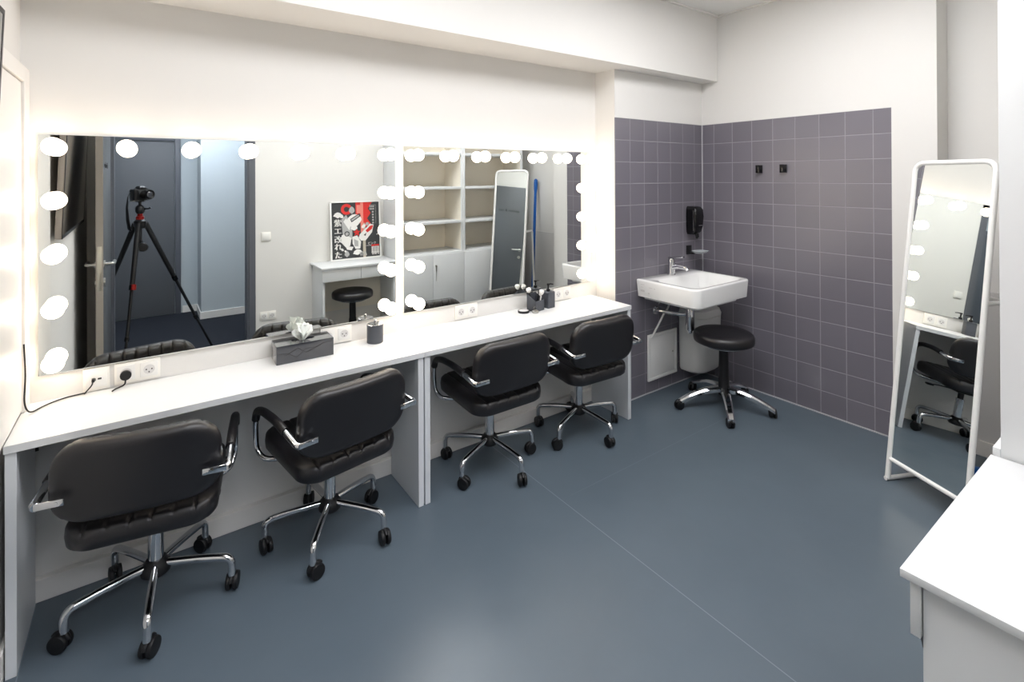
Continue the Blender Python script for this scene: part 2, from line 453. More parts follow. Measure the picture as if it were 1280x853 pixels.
# ------------------------------------------------------------------ corridor behind the doorway
YC = -4.60
b = B(); box(b, -2.2, 3.2, YC - .1, YBK, -.08, 0); struct('floor_corridor', b, M['carpet'], 'dark navy carpet of the corridor')
b = B(); box(b, -2.2, 3.2, YC, YBK - .12, 2.6, 2.7); struct('ceiling_corridor', b, M['ceiling'], 'white corridor ceiling')
b = B(); box(b, -2.2, 3.2, YC - .1, YC, 0, 2.6); struct('wall_corridor', b, M['corridor'], 'pale blue-grey far wall of the corridor')
b = B(); box(b, .50, 3.2, YC, -4.13, 0, 2.6, bevel=.002); struct('wall_corridor_pier', b, M['corridor'], 'pale wall pier projecting into the corridor')
b = B(); box(b, -2.3, -2.2, YC, YBK, 0, 2.6); struct('wall_corridor_left', b, M['corridor'], 'left end wall of the corridor')
b = B(); box(b, 3.2, 3.3, YC, YBK, 0, 2.6); struct('wall_corridor_right', b, M['corridor'], 'right end wall of the corridor')
b = B(); box(b, .345, .49, YC, YC + .012, 0, .08, bevel=.002); box(b, .488, .50, YC, -4.13, 0, .08, bevel=.002); box(b, .488, 3.2, -4.13, -4.118, 0, .08, bevel=.002)
struct('baseboard_corridor', b, M['trim'], 'white baseboard of the corridor')
d2 = thing('door_2', 'closed dark grey door across the corridor', 'door', (-.66, YC, 0)); d2['kind'] = 'structure'
b = B(); box(b, .0, .93, 0, .012, .005, 2.03, bevel=.002); obj('door_leaf', b, M['door_grey'], d2)
b = B(); box(b, -.06, -.004, 0, .03, 0, 2.09, bevel=.002); box(b, .934, .99, 0, .03, 0, 2.09, bevel=.002); box(b, -.004, .934, 0, .03, 2.034, 2.09, bevel=.002)
obj('door_frame', b, M['door_frame'], d2)

# ------------------------------------------------------------------ ceiling lights
def ceiling_light(x, y, z, hx, hy, m, label, group=None):
    t = thing('ceiling_light', label, 'ceiling light', (x, y, z), 0, group)
    b = B(); 
    for x0, x1, y0, y1 in ((-hx - .02, hx + .02, hy, hy + .02), (-hx - .02, hx + .02, -hy - .02, -hy), (-hx - .02, -hx, -hy, hy), (hx, hx + .02, -hy, hy)):
        box(b, x0, x1, y0, y1, -.02, 0)
    obj('frame', b, M['white_metal'], t)
    b = B(); box(b, -hx, hx, -hy, hy, -.014, 0); obj('diffuser', b, m, t, None)
ceiling_light(.75, -1.50, ZC, .60, .45, M['panel_light'], 'rectangular flush ceiling light above the left desks')
ceiling_light(2.35, -1.50, ZC, .60, .45, M['panel_light'], 'rectangular flush ceiling light nearer the sink')
ceiling_light(.3, -3.45, 2.6, .6, .15, M['corridor_light'], 'long ceiling light in the corridor outside the doorway')

# ================================================================== VANITY DESKS
def vanity_desk(x0, x1, label, brk=.0215):
    F, H = .378, .7475
    t = thing('vanity_desk', label, 'desk', (x0, -F, 0), 0, 'long white vanity desks')
    L = x1 - x0
    b = B(); box(b, 0, L, 0, F - .0005, H - .026, H, bevel=.0012, seg=1); obj('tabletop', b, M['lam'], t)
    for xa, xb in ((0.003, .031), (L - .031, L - .003)):
        b = B(); box(b, xa, xb, .006, F - .034, 0, H - .026, bevel=.001, seg=1); obj('side_panel', b, M['lam_edge'], t)
vanity_desk(-.372, 1.0965, 'left white vanity desk with the tissue box on it')
vanity_desk(1.0975, 2.592, 'right white vanity desk with the brush holder, ending near the sink')

# ================================================================== LIT MIRRORS
def bulb_meshes():
    b = B()
    lathe(b, [(0, -.034)] + [(.034 * math.cos(a), .034 * math.sin(a)) for a in [(-80 + 10 * k) * PI / 180 for k in range(17)]] + [(0, .034)], 28)
    bl = obj('bulb', b, M['bulb'], None, 60)
    b = B(); lathe(b, [(.021, .0), (.021, .004), (.0135, .006), (.0135, .016)], 20, axis='y', mx=Matrix.Rotation(PI, 4, 'X')); 
    h = obj('bulb_holder', b, M['holder'], None, 40)
    return bl, h
BL, BH = bulb_meshes()
FIRST = [True]
def lit_mirror(x0, x1, xs, zs, label):
    z0, z1 = .848, 1.771
    t = thing('makeup_mirror', label, 'mirror', (x0, 0, z0), 0, 'lit makeup mirrors')
    b = B(); box(b, 0, x1 - x0, -.012, -.0005, 0, z1 - z0, bevel=.001, seg=1); obj('backing', b, M['mirror_edge'], t)
    b = B(); box(b, .001, x1 - x0 - .001, -.015, -.0125, .001, z1 - z0 - .001); obj('glass', b, M['mirror'], t, None)
    pos = [(x, zs[0]) for x in xs] + [(xs[0], z) for z in zs[1:]] + [(xs[-1], z) for z in zs[1:]]
    for x, z in pos:
        if FIRST[0]: bl, h = BL, BH; FIRST[0] = False
        else:
            bl = BL.copy(); h = BH.copy(); COL.objects.link(bl); COL.objects.link(h)
        bl.parent = t; bl.location = (x - x0, -.015 - .047, z - z0)
        h.parent = bl; h.location = (0, .047, 0)
ZB = [1.722, 1.516, 1.310, 1.104, .900]
lit_mirror(-.336, 1.103, [-.288 + .2240 * k for k in range(7)], ZB, 'left bulb-framed wall mirror reflecting the open doorway')
lit_mirror(1.148, 2.583, [1.216 + .2195 * k for k in range(7)], ZB, 'right bulb-framed wall mirror reflecting the shelves')

# ================================================================== WALL SOCKETS
def socket(x0, x1, z0, z1, n, label, y=0, kind='power', face=-1, group=None, cat='socket'):
    """plate on a wall facing -y (face=-1) or +y"""
    t = thing('wall_socket', label, cat, ((x0 + x1) / 2, y, (z0 + z1) / 2), 0 if face < 0 else PI, group)
    hw, hh = (x1 - x0) / 2, (z1 - z0) / 2
    b = B(); box(b, -hw, hw, -.009, 0, -hh, hh, bevel=.002); obj('frame', b, M['socket'], t)
    for k in range(n):
        cx = -hw + (2 * k + 1) * hw / n; q = min(hw / n, hh) * .78
        if kind == 'power':
            b = B(); box(b, cx - q, cx + q, -.0125, -.008, -q, q, bevel=.0015); obj('insert', b, M['white_plastic'], t)
            b = B(); lathe(b, [(.0195, 0), (.0195, .0006), (.0175, .0006), (.0175, .0003)], 28, (cx, -.0125, 0), 'y', Matrix.Rotation(PI, 4, 'X'))
            o_ = obj('socket_ring', b, M['light_grey'], t)
            b = B()
            for dx, dz in ((-.0095, 0), (.0095, 0), (0, -.011)):
                lathe(b, [(.0028, 0), (.0028, .0012)], 12, (cx + dx, -.0140, dz), 'y')
            obj('contact', b, M['socket_dark'], t)
        elif kind == 'data':
            b = B(); box(b, cx - q, cx + q, -.0125, -.008, -q, q, bevel=.0015); obj('insert', b, M['white_plastic'], t)
            b = B(); box(b, cx - .014, cx - .002, -.0130, -.0120, -.006, .004); box(b, cx + .004, cx + .016, -.0130, -.0120, -.003, .004); obj('port', b, M['socket_dark'], t)
        else:
            b = B(); box(b, cx - q, cx + q, -.0135, -.008, -q, q, bevel=.002); obj('rocker', b, M['white_plastic'], t)
    return t
socket(-.206, -.122, .752, .842, 1, 'white data socket at the left end of the mirror wall with a black cable', kind='data')
socket(-.108, .046, .757, .842, 2, 'white double socket with one black plug, next to the data socket')
socket(.705, .862, .755, .840, 2, 'white double socket behind the black tissue box')
socket(1.474, 1.629, .755, .840, 2, 'white double socket under the middle of the right mirror')
socket(2.235, 2.390, .755, .840, 2, 'white double socket under the right end of the right mirror')
socket(.873, .957, 1.0, 1.085, 1, 'white light switch on the back wall, seen in the left mirror', y=YBK, kind='switch', face=1, cat='light switch')
socket(.86, 1.0, .255, .335, 2, 'white double socket low on the back wall, seen in the left mirror', y=YBK, face=1)
# small USB cable plug and power plug
b = B(); box(b, -.178, -.168, -.034, -.013, .792, .804, bevel=.002); tube(b, fillet([(-.173, -.03, .796), (-.176, -.045, .785), (-.20, -.045, .757), (-.196, -.02, .753)], .01), .0025, 8)
tag(obj('cable_plug', b, M['plastic']), 'short black cable plugged into the data socket', 'plug')
b = B(); lathe(b, [(.0, 0), (.019, .0), (.0195, .012), (.015, .026), (.006, .034), (0, .034)], 20, (-.070, -.0475, .7995), 'y', None)
tube(b, fillet([(-.070, -.04, .79), (-.072, -.04, .762), (-.105, -.045, .7525), (-.112, -.06, .7525)], .01), .003, 8)
tag(obj('power_plug', b, M['plastic']), 'black power plug in the socket nearest the data socket', 'plug')
b = B(); tube(b, fillet([(-.195, -.02, .753), (-.26, -.03, .7535), (-.31, -.07, .753), (-.345, -.13, .7525), (-.354, -.16, .80), (-.354, -.125, .90), (-.362, -.104, 1.0)], .04), .0028, 8)
tag(obj('power_cable', b, M['plastic']), 'thin black cable lying on the left desk against the mirror wall', 'cable')
b = B(); tube(b, fillet([(-.328, -.10, .60), (-.330, -.06, .70), (-.25, -.05, .705), (-.16, -.08, .69), (-.05, -.05, .68)], .03), .005, 8)
tag(obj('hanging_cable', b, M['plastic']), 'black cable looped under the left end of the desk', 'cable')

# ================================================================== THINGS ON THE DESKS
HZ = .7475
# tissue box
t = thing('tissue_box', 'glossy dark tissue box with a tissue pulled up, on the left desk', 'tissue box', (.604, -.082, HZ), -.02)
b = B()
hx, hy, hh = .127, .062, .082
loft(b, [rrect(0, 0, hx, hy, .002, 0, 2), rrect(0, 0, hx, hy, .002, hh, 2), rrect(0, 0, hx - .001, hy - .001, .002, hh + .001, 2), rrect(0, 0, .052, .018, .016, hh + .001, 2), rrect(0, 0, .052, .018, .016, hh - .004, 2)], True, True)
obj('box_body', b, M['dark_lacquer'], t, 30)
b = B()
tube(b, [(-.09, -hy - .0002, .035), (-.06, -hy - .0002, .05), (-.035, -hy - .0002, .062), (0, -hy - .0002, .035), (.04, -hy - .0002, .05), (.08, -hy - .0002, .066), (.12, -hy - .0002, .07)], .0012, 6)
tube(b, [(-.12, -hy - .0002, .05), (-.08, -hy - .0002, .045), (-.04, -hy - .0002, .02), (.0, -hy - .0002, .055), (.05, -hy - .0002, .05)], .001, 6)
obj('engraved_line', b, M['lacquer_line'], t, 30)
def tissue():
    """several folded sheets fanning out of the slot"""
    b = B(); rnd = random.Random(11)
    for k in range(7):
        ang = rnd.uniform(-.5, .5) + k * PI / 7; L_ = rnd.uniform(.055, .085); Wd_ = rnd.uniform(.030, .048); tilt = rnd.uniform(-.75, .75)
        ph = [rnd.uniform(0, 6.28) for _ in range(4)]
        nx_, ny_ = 14, 12; g = []
        for j in range(ny_ + 1):
            v = j / ny_; row = []
            for i in range(nx_ + 1):
                u = i / nx_ * 2 - 1
                wd = Wd_ * (.22 + .95 * math.sin(min(1, v * 1.2) * PI / 2)) * (1 - .25 * v * v)
                fold = .010 * math.sin(3.5 * u + ph[0] + 2 * v) * (.3 + v) + .006 * math.sin(8 * u + ph[1] + 3 * v) * v
                p = Vector((u * wd, fold + tilt * .035 * v * v * 1.4, L_ * v * (1 - .35 * u * u * v) + .006 * v * math.sin(5 * u + ph[2])))
                p.rotate(Matrix.Rotation(ang, 3, 'Z')); p.x = p.x * 1.05 + (tilt * .028 * v if k % 2 else -tilt * .03 * v)
                row.append(b.verts.new((p.x - .002, p.y * .8 + .002, hh - .004 + p.z)))
            g.append(row)
        for j in range(ny_):
            for i in range(nx_): b.faces.new((g[j][i], g[j][i + 1], g[j + 1][i + 1], g[j + 1][i]))
    return b
obj('tissue', tissue(), M['tissue'], t, 28)
# grey canister with glass lid
t = thing('storage_jar', 'round matt grey jar with a glass lid and chrome knob on the left desk', 'jar', (.958, -.086, HZ))
b = B(); lathe(b, [(0, 0), (.039, 0), (.041, .002), (.041, .092), (.038, .093), (.038, .060), (0, .060)], 40); obj('jar_body', b, M['anthracite'], t)
b = B(); lathe(b, [(0, .0935), (.039, .0935), (.039, .0965), (0, .0965)], 40); obj('lid', b, M['glass'], t)
b = B(); lathe(b, [(0, .097), (.004, .097), (.004, .102), (.007, .106), (.007, .112), (.004, .115), (0, .115)], 20); obj('lid_knob', b, M['chrome'], t)
# lotion pump bottle
t = thing('pump_bottle', 'square dark grey pump bottle standing on the right desk', 'bottle', (2.126, -.082, HZ), .12)
b = B(); loft(b, [rrect(0, 0, .031, .031, .004, 0, 3), rrect(0, 0, .032, .032, .004, .003, 3), rrect(0, 0, .032, .032, .004, .100, 3), rrect(0, 0, .029, .029, .004, .104, 3)]); obj('bottle_body', b, M['anthracite'], t, 30)
b = B(); lathe(b, [(.0, .104), (.012, .104), (.012, .118), (.005, .120), (.005, .142), (.009, .143), (.009, .153), (0, .154)], 20)
tube(b, [(0, 0, .149), (.018, -.004, .149), (.038, -.008, .145)], [.0045, .004, .003], 10); obj('pump_head', b, M['plastic'], t)
# brush holder: slanted box
t = thing('brush_holder', 'slanted dark grey box holding makeup brushes, left of the pump bottle', 'brush holder', (2.012, -.092, HZ), .22)
b = B()
# open slanted box made of walls
w, d = .043, .036
def slz(y): return .066 if y < 0 else .105
for (ax, ay, bx, by) in ((-w, -d, w, -d), (w, -d, w, d), (w, d, -w, d), (-w, d, -w, -d)):
    n_ = Vector((by - ay, -(bx - ax), 0)).normalized() * -.003
    q = [Vector((ax, ay, 0)), Vector((bx, by, 0)), Vector((bx, by, slz(by))), Vector((ax, ay, slz(ay)))]
    vs = [b.verts.new(p) for p in q] + [b.verts.new(p + n_) for p in q]
    for ids in ((0, 1, 2, 3), (7, 6, 5, 4), (0, 4, 5, 1), (1, 5, 6, 2), (2, 6, 7, 3), (3, 7, 4, 0)): b.faces.new([vs[i] for i in ids])
box(b, -w, w, -d, d, 0, .003); obj('holder_box', b, M['anthracite'], t, 30)
def brush(x, y, dx, dy, L, head, label, hm='brush_white', col='plastic', hr=.0165):
    t = thing('makeup_brush', label, 'brush', (x, y, HZ + .006), 0, 'makeup brushes in the holder')
    dv = Vector((dx, dy, 1)).normalized()
    b = B(); tube(b, [dv * 0, dv * L * .5, dv * L], [.003, .0042, .0035], 10); obj('handle', b, M[col], t)
    b = B(); n = 8; pts = [dv * (L + head * k / n) for k in range(n + 1)]
    tube(b, pts, [.0035 + (hr - .0035) * math.sin(PI * min(1, (k / n) * .75 + .05)) if k < n else .002 for k in range(n + 1)], 14); obj('bristles', b, M[hm], t)
brush(2.030, -.105, .16, -.05, .090, .036, 'white round headed brush leaning right in the dark holder', col='white_plastic')
brush(1.995, -.085, -.20, .08, .110, .034, 'pale blue-white headed brush leaning left in the dark holder', col='plastic')
brush(2.022, -.080, .30, .05, .100, .018, 'short black brush leaning towards the pump bottle', hm='plastic', hr=.006)
b = B(); tube(b, [(-.034, .018, .107), (.022, .024, .110)], .003, 8)
o = obj('tweezers', b, M['plastic'], None); o.location = (1.995, -.083, HZ); tag(o, 'thin dark applicator stick lying across the top of the brush holder', 'applicator')
# round tin and glass knob
t = thing('powder_compact', 'round powder compact with a dark rim beside the brush holder', 'compact', (1.918, -.090, HZ))
b = B(); lathe(b, [(0, 0), (.035, 0), (.036, .003), (.036, .013), (.032, .014), (.032, .010), (0, .010)], 32); obj('case', b, M['tv_case'], t)
b = B(); lathe(b, [(0, .0105), (.0315, .0105), (.0315, .0125), (0, .0135)], 32); obj('powder', b, M['light_grey'], t)
t = thing('perfume_bottle', 'tiny glass bottle with a round stopper in front of the brush holder', 'bottle', (1.972, -.140, HZ))
b = B(); lathe(b, [(0, 0), (.020, 0), (.022, .003), (.022, .012), (.010, .018), (.010, .021), (0, .021)], 24); obj('base', b, M['steel'], t)
b = B(); lathe(b, [(0, .0215), (.012, .023), (.018, .033), (.012, .044), (0, .048)], 24); obj('stopper', b, M['glass'], t)

# ================================================================== CHAIRS
def pad_mesh(hw, hd, th, r, channels, gdepth, nx=84, ny=40, side=0.42, curve=0.0, taper=0.0, edge=.80):
    """cushion in local xy, thickness along z; channels run along y; +z side is channelled"""
    bm = B()
    def bound(u, v):
        m_ = max(abs(u), abs(v))
        if m_ < 1e-9: return 0, 0
        a, c = u / m_ * hw, v / m_ * hd        # on the rectangle
        # ray-rounded-rect intersection
        ax, ay = abs(a), abs(c)
        if ax > hw - r and ay > hd - r:
            # scale factor s so that (s*ax,s*ay) lies on the arc
            cx, cy = hw - r, hd - r
            A = ax * ax + ay * ay; Bq = -2 * (ax * cx + ay * cy); Cq = cx * cx + cy * cy - r * r
            s = (-Bq + math.sqrt(max(0, Bq * Bq - 4 * A * Cq))) / (2 * A)
            if s * ax >= cx - 1e-9 and s * ay >= cy - 1e-9: a *= s; c *= s
        return a * m_, c * m_
    def sm(n):   # parameter values denser at the border
        return [math.sin((i / n * 2 - 1) * PI / 2 * .985) / math.sin(PI / 2 * .985) * .35 + (i / n * 2 - 1) * .65 for i in range(n + 1)]
    us, vs = sm(nx), sm(ny)
    def surf(sign):
        g = []
        for v in vs:
            row = []
            for u in us:
                m_ = max(abs(u), abs(v)); x, y = bound(u, v)
                e = max(0, (m_ - edge) / (1 - edge))
                z = th / 2 * (1 - side * (1 - math.sqrt(max(0, 1 - e * e))))
                if sign > 0:
                    w_ = 2 * hw / channels; k = (x + hw) / w_; fr = abs(k - round(k)) * w_
                    inner = 0 < round(k) < channels
                    if inner: z -= gdepth * math.exp(-(fr / .0038) ** 2) 
                    z += .0025 * (1 - abs(2 * (k - math.floor(k)) - 1) ** 3) * (1 - e) if channels > 1 else 0
                zz = sign * z + curve * (x / hw) ** 2
                row.append((x * (1 + taper * y / hd), y, zz))
            g.append(row)
        return g
    T, Bt = surf(1), surf(-1)
    VT = [[bm.verts.new(p) for p in row] for row in T]
    VB = [[bm.verts.new(p) for p in row] for row in Bt]
    for V, fl in ((VT, False), (VB, True)):
        for j in range(len(V) - 1):
            for i in range(len(V[0]) - 1):
                q = (V[j][i], V[j][i + 1], V[j + 1][i + 1], V[j + 1][i])
                bm.faces.new(q[::-1] if fl else q)
    def rim(V):
        ny_, nx_ = len(V), len(V[0])
        return [V[0][i] for i in range(nx_)] + [V[j][-1] for j in range(1, ny_)] + [V[-1][i] for i in range(nx_ - 2, -1, -1)] + [V[j][0] for j in range(ny_ - 2, 0, -1)]
    a, c = rim(VT), rim(VB); n = len(a)
    mid = [bm.verts.new((p.co + q.co) / 2 + Vector(((p.co.x), (p.co.y), 0)).normalized() * .003) for p, q in zip(a, c)]
    for i in range(n):
        k = (i + 1) % n
        bm.faces.new((a[k], a[i], mid[i], mid[k])); bm.faces.new((mid[k], mid[i], c[i], c[k]))
    return bm

def caster(bm_w, bm_h, p, ang):
    """twin wheel caster touching the floor under p; returns nothing"""
    r = .031; q = Vector((p[0], p[1], 0)); d = Vector((math.cos(ang), math.sin(ang), 0)); s = Vector((-d.y, d.x, 0))
    c = q + d * .012 + Vector((0, 0, r))
    rot = Matrix(((s.x, d.x, 0, 0), (s.y, d.y, 0, 0), (0, 0, 1, 0), (0, 0, 0, 1)))
    for k in (-1, 1):
        prof = [(0, 0), (r * .6, 0), (r * .93, .002), (r, .006), (r, .012), (r * .93, .017), (r * .5, .019), (0, .019)]
        t = bmesh.new(); lathe(t, prof, 24, (0, 0, 0), 'x', Matrix.Rotation(PI, 4, 'Z') if k < 0 else None)
        bmesh.ops.translate(t, vec=(k * .003, 0, 0), verts=t.verts)
        bmesh.ops.transform(t, matrix=Matrix.Translation(c) @ rot, verts=t.verts); addmesh(bm_w, t)
    # hood
    pts = []
    for k in range(9):
        a = PI * (.05 + .62 * k / 8) ; pts.append(c + (-d * math.cos(a) * -1) * (r + .004) * 1.0 + Vector((0, 0, 1)) * math.sin(a) * (r + .004))
    tube(bm_h, [c + d * math.cos(a) * (r * .86) + Vector((0, 0, math.sin(a) * (r * .86) + .003)) for a in [PI * (.95 - .75 * k / 8) for k in range(9)]], .0085, 10)
    tube(bm_h, [q + Vector((0, 0, r + .012)), q + Vector((0, 0, r + .034))], .010, 12)

SEATM = {}
def office_chair(x, y, th, base_rot, label):
    t = thing('office_chair', label, 'chair', (x, y, 0), 0, 'black swivel chairs at the vanity desks')
    R = .262
    Rz = Matrix.Rotation(th, 4, 'Z')
    def add(name, bm, m, smooth=40, swivel=True, parent=None):
        if swivel: bmesh.ops.transform(bm, matrix=Rz, verts=bm.verts)
        return obj(name, bm, m, parent or t, smooth)
    # base
    b = B(); lathe(b, [(0, .112), (.040, .112), (.048, .120), (.048, .146), (.038, .158), (.030, .168), (0, .168)], 28); obj('base_hub', b, M['plastic'], t)
    for k in range(5):
        a = math.radians(base_rot + 72 * k); dx, dy = math.cos(a), math.sin(a)
        b = B(); tube(b, fillet([(dx * .040, dy * .040, .146), (dx * .15, dy * .15, .142), (dx * (R - .0), dy * (R - .0), .130), (dx * R, dy * R, .062)], .06, 8), .0135, 14)
        lg = obj('base_leg', b, M['chrome'], t)
        bw, bh = B(), B(); ca = a + (1.3 + 2.1 * math.sin(k * 2.3 + x * 3)); caster(bw, bh, (dx * R, dy * R), ca)
        w_ = obj('caster', bw, M['rubber'], lg); obj('caster_hood', bh, M['plastic'], lg)
    b = B(); lathe(b, [(0, .166), (.0255, .166), (.0255, .30), (.0, .30)], 28); obj('gas_column', b, M['chrome'], t)
    b = B(); lathe(b, [(0, .300), (.018, .300), (.018, .36), (0, .36)], 20); box(b, -.09, .09, -.12, .10, .355, .372, bevel=.004)
    add('seat_mechanism', b, M['plastic'])
    b = B(); tube(b, [(.05, 0.02, .352), (.13, .03, .350), (.17, .035, .345)], .004, 8); box(b, .165, .21, .015, .050, .336, .350, bevel=.005)
    add('height_lever', b, M['plastic'])
    # seat
    b = pad_mesh(.219, .230, .076, .085, 7, .007, side=.34, edge=.86)
    bmesh.ops.rotate(b, matrix=Matrix.Rotation(math.radians(2.5), 3, 'X'), verts=b.verts)
    bmesh.ops.translate(b, vec=(0, -.006, .431), verts=b.verts); add('seat', b, M['leather'], 50)
    # backrest: cushion normal towards +y, slightly reclined
    b = pad_mesh(.238, .134, .066, .095, 9, .008, nx=90, ny=34, side=.55, curve=.022, taper=-.03)
    # local x -> x, y -> z, z -> +y (cushion front)
    bmesh.ops.transform(b, matrix=Matrix(((1, 0, 0, 0), (0, 0, 1, 0), (0, 1, 0, 0), (0, 0, 0, 1))), verts=b.verts)
    bmesh.ops.rotate(b, matrix=Matrix.Rotation(math.radians(7), 3, 'X'), verts=b.verts)
    bmesh.ops.translate(b, vec=(0, -.245, .626), verts=b.verts); add('backrest', b, M['leather'], 50)
    for s in (-1, 1):
        b = B(); box(b, s * .262, s * .185, -.2865, -.2815, .582, .604, bevel=.0022)
        lathe(b, [(0, 0), (.005, 0), (.005, .002), (0, .003)], 12, (s * .205, -.2865, .593), 'y', Matrix.Rotation(PI, 4, 'X'))
        tube(b, fillet([(s * .254, -.284, .593), (s * .262, -.270, .593), (s * .262, -.20, .602), (s * .261, -.15, .610)], .02), .0125, 14)
        br = add('armrest', b, M['chrome'])
        b = B(); tube(b, fillet([(s * .261, -.165, .608), (s * .260, -.06, .620), (s * .258, .08, .612), (s * .255, .150, .590), (s * .253, .172, .545)], .05, 8), .0165, 16, squash=1.0)
        add('arm_pad', b, M['leather'], parent=br)
        b = B(); tube(b, fillet([(s * .253, .170, .560), (s * .253, .178, .50), (s * .251, .172, .410), (s * .232, .13, .376), (s * .16, .09, .372), (s * .08, .04, .368)], .05, 8), .0115, 14)
        add('arm_tube', b, M['chrome'], parent=br)
    return t
office_chair(.026, -.288, math.radians(-11.2), 48, 'black leatherette swivel chair at the far left end of the left desk')
office_chair(.665, -.300, math.radians(10.3), 24, 'black leatherette swivel chair in front of the tissue box')
office_chair(1.552, -.255, math.radians(0.1), 60, 'black leatherette swivel chair just right of the centre desk panels')
office_chair(2.205, -.280, math.radians(-3.3), 57, 'black leatherette swivel chair nearest the sink')

def stool(x, y, base_rot, seat_z, label, r=.183, R=.305):
    t = thing('round_stool', label, 'stool', (x, y, 0), 0, 'round black swivel stools')
    H = seat_z
    b = B(); lathe(b, [(0, H - .075), (r * .9, H - .075), (r * .985, H - .066), (r, H - .050), (r, H - .030), (r * .975, H - .014), (r * .90, H - .004), (r * .6, H), (0, H + .001)], 56); obj('seat', b, M['leather'], t, 60)
    b = B(); lathe(b, [(0, H - .084), (.10, H - .084), (.10, H - .076), (0, H - .076)], 30)
    ring = [(.13 * math.cos(a), .13 * math.sin(a), H - .092) for a in [2 * PI * k / 40 for k in range(40)]]
    tube(b, ring, .0042, 8, closed=True); box(b, -.13, .13, -.006, .006, H - .096, H - .076); obj('release_ring', b, M['chrome'], t)
    b = B(); lathe(b, [(0, .09), (.036, .09), (.036, .20), (.032, .23), (.030, H - .084), (0, H - .084)], 28); obj('column', b, M['plastic'], t)
    for k in range(5):
        a = math.radians(base_rot + 72 * k); dx, dy = math.cos(a), math.sin(a); s = Vector((-dy, dx, 0)); d = Vector((dx, dy, 0))
        b = B(); rings = []
        for j in range(12):
            q = j / 11; rad = .025 + (R + .012 - .025) * q; hw = .030 - .009 * q; zt = .150 - .005 * q - .082 * q * q; th = .034 - .010 * q
            pr = [(-hw, zt - th), (-hw, zt - th * .35), (-hw * .6, zt), (hw * .6, zt), (hw, zt - th * .35), (hw, zt - th)]
            rings.append([d * rad + s * u + Vector((0, 0, z)) for u, z in pr])
        loft(b, rings); lg = obj('base_leg', b, M['chrome'], t, 35)
        bw, bh = B(), B(); caster(bw, bh, (dx * R, dy * R), a + 1.9 + 1.7 * math.sin(2.1 * k + 1)); obj('caster', bw, M['rubber'], lg); obj('caster_hood', bh, M['plastic'], lg)
    return t
stool(3.231, -.640, 3.5, .525, 'round black swivel stool beside the sink in the tiled corner', r=.198)
stool(1.645, -2.375, 18, .492, 'round black swivel stool tucked at the white dressing table, seen in the mirror', r=.195, R=.28)

# ================================================================== SINK CORNER
t = thing('wash_basin', 'white rectangular ceramic wash basin mounted on the grey tiles', 'sink', (3.188, YR, .86))
b = B(); hw, hd = .328, .249; c0 = -hd
n = 8
co = (.15, .15, 1, 1)
rings = [rrect(0, c0 + .02, .255, .215, .05, -.152, n, co), rrect(0, c0 + .02, .262, .220, .05, -.132, n, co), rrect(0, c0 + .01, .300, .235, .055, -.129, n, co),
         rrect(0, c0, hw - .010, hd - .006, .058, -.122, n, co), rrect(0, c0, hw, hd, .06, -.012, n, co), rrect(0, c0, hw - .002, hd - .001, .059, -.004, n, co), rrect(0, c0, hw - .008, hd - .006, .055, 0, n, co),
         rrect(0, c0 - .045, hw - .040, hd - .075, .070, 0, n, (1, 1, 1, 1)), rrect(0, c0 - .045, hw - .047, hd - .082, .070, -.006, n), rrect(0, c0 - .045, hw - .075, hd - .105, .065, -.085, n), rrect(0, c0 - .045, hw - .13, hd - .15, .05, -.105, n), rrect(0, c0 - .045, .03, .025, .02, -.108, n)]
loft(b, rings); obj('basin', b, M['ceramic'], t, 50)
b = B(); lathe(b, [(0, 0), (.024, 0), (.024, .003), (.015, .004), (0, .004)], 24, (0, c0 - .045, -.107)); obj('drain', b, M['chrome'], t)
b = B(); lathe(b, [(.0, 0), (.011, 0), (.011, .003), (.007, .004), (0, .001)], 20, (0, -.1265, -.045), 'y', Matrix.Rotation(PI, 4, 'X')); obj('overflow_ring', b, M['chrome'], t)
b = B()
# printed marks on the left side of the basin
for yy, zz, w_, h_ in ((-.06, -.030, .035, .004), (-.06, -.075, .036, .014), (-.13, -.045, .03, .004), (-.115, -.085, .014, .010), (-.165, -.046, .008, .008), (-.055, -.050, .018, .003)):
    box(b, -hw - .0006, -hw + .001, yy - w_ / 2, yy + w_ / 2, zz - h_ / 2, zz + h_ / 2)
obj('printed_mark', b, M['light_grey'], t, None)
# faucet
t = thing('faucet', 'chrome single-lever faucet on the wash basin', 'faucet', (3.188, YR - .060, .861))
b = B(); lathe(b, [(0, 0), (.030, 0), (.030, .006), (.026, .010), (.024, .085), (.026, .108), (.021, .122), (0, .126)], 28)
tube(b, [(0, -.01, .055), (0, -.06, .068), (0, -.125, .066), (0, -.138, .052)], [.018, .016, .014, .012], 16); obj('faucet_body', b, M['chrome'], t)
b = B(); box(b, -.013, .013, -.125, .005, .122, .133, bevel=.003, mx=Matrix.Rotation(math.radians(-8), 4, 'X')); obj('lever', b, M['chrome'], t)
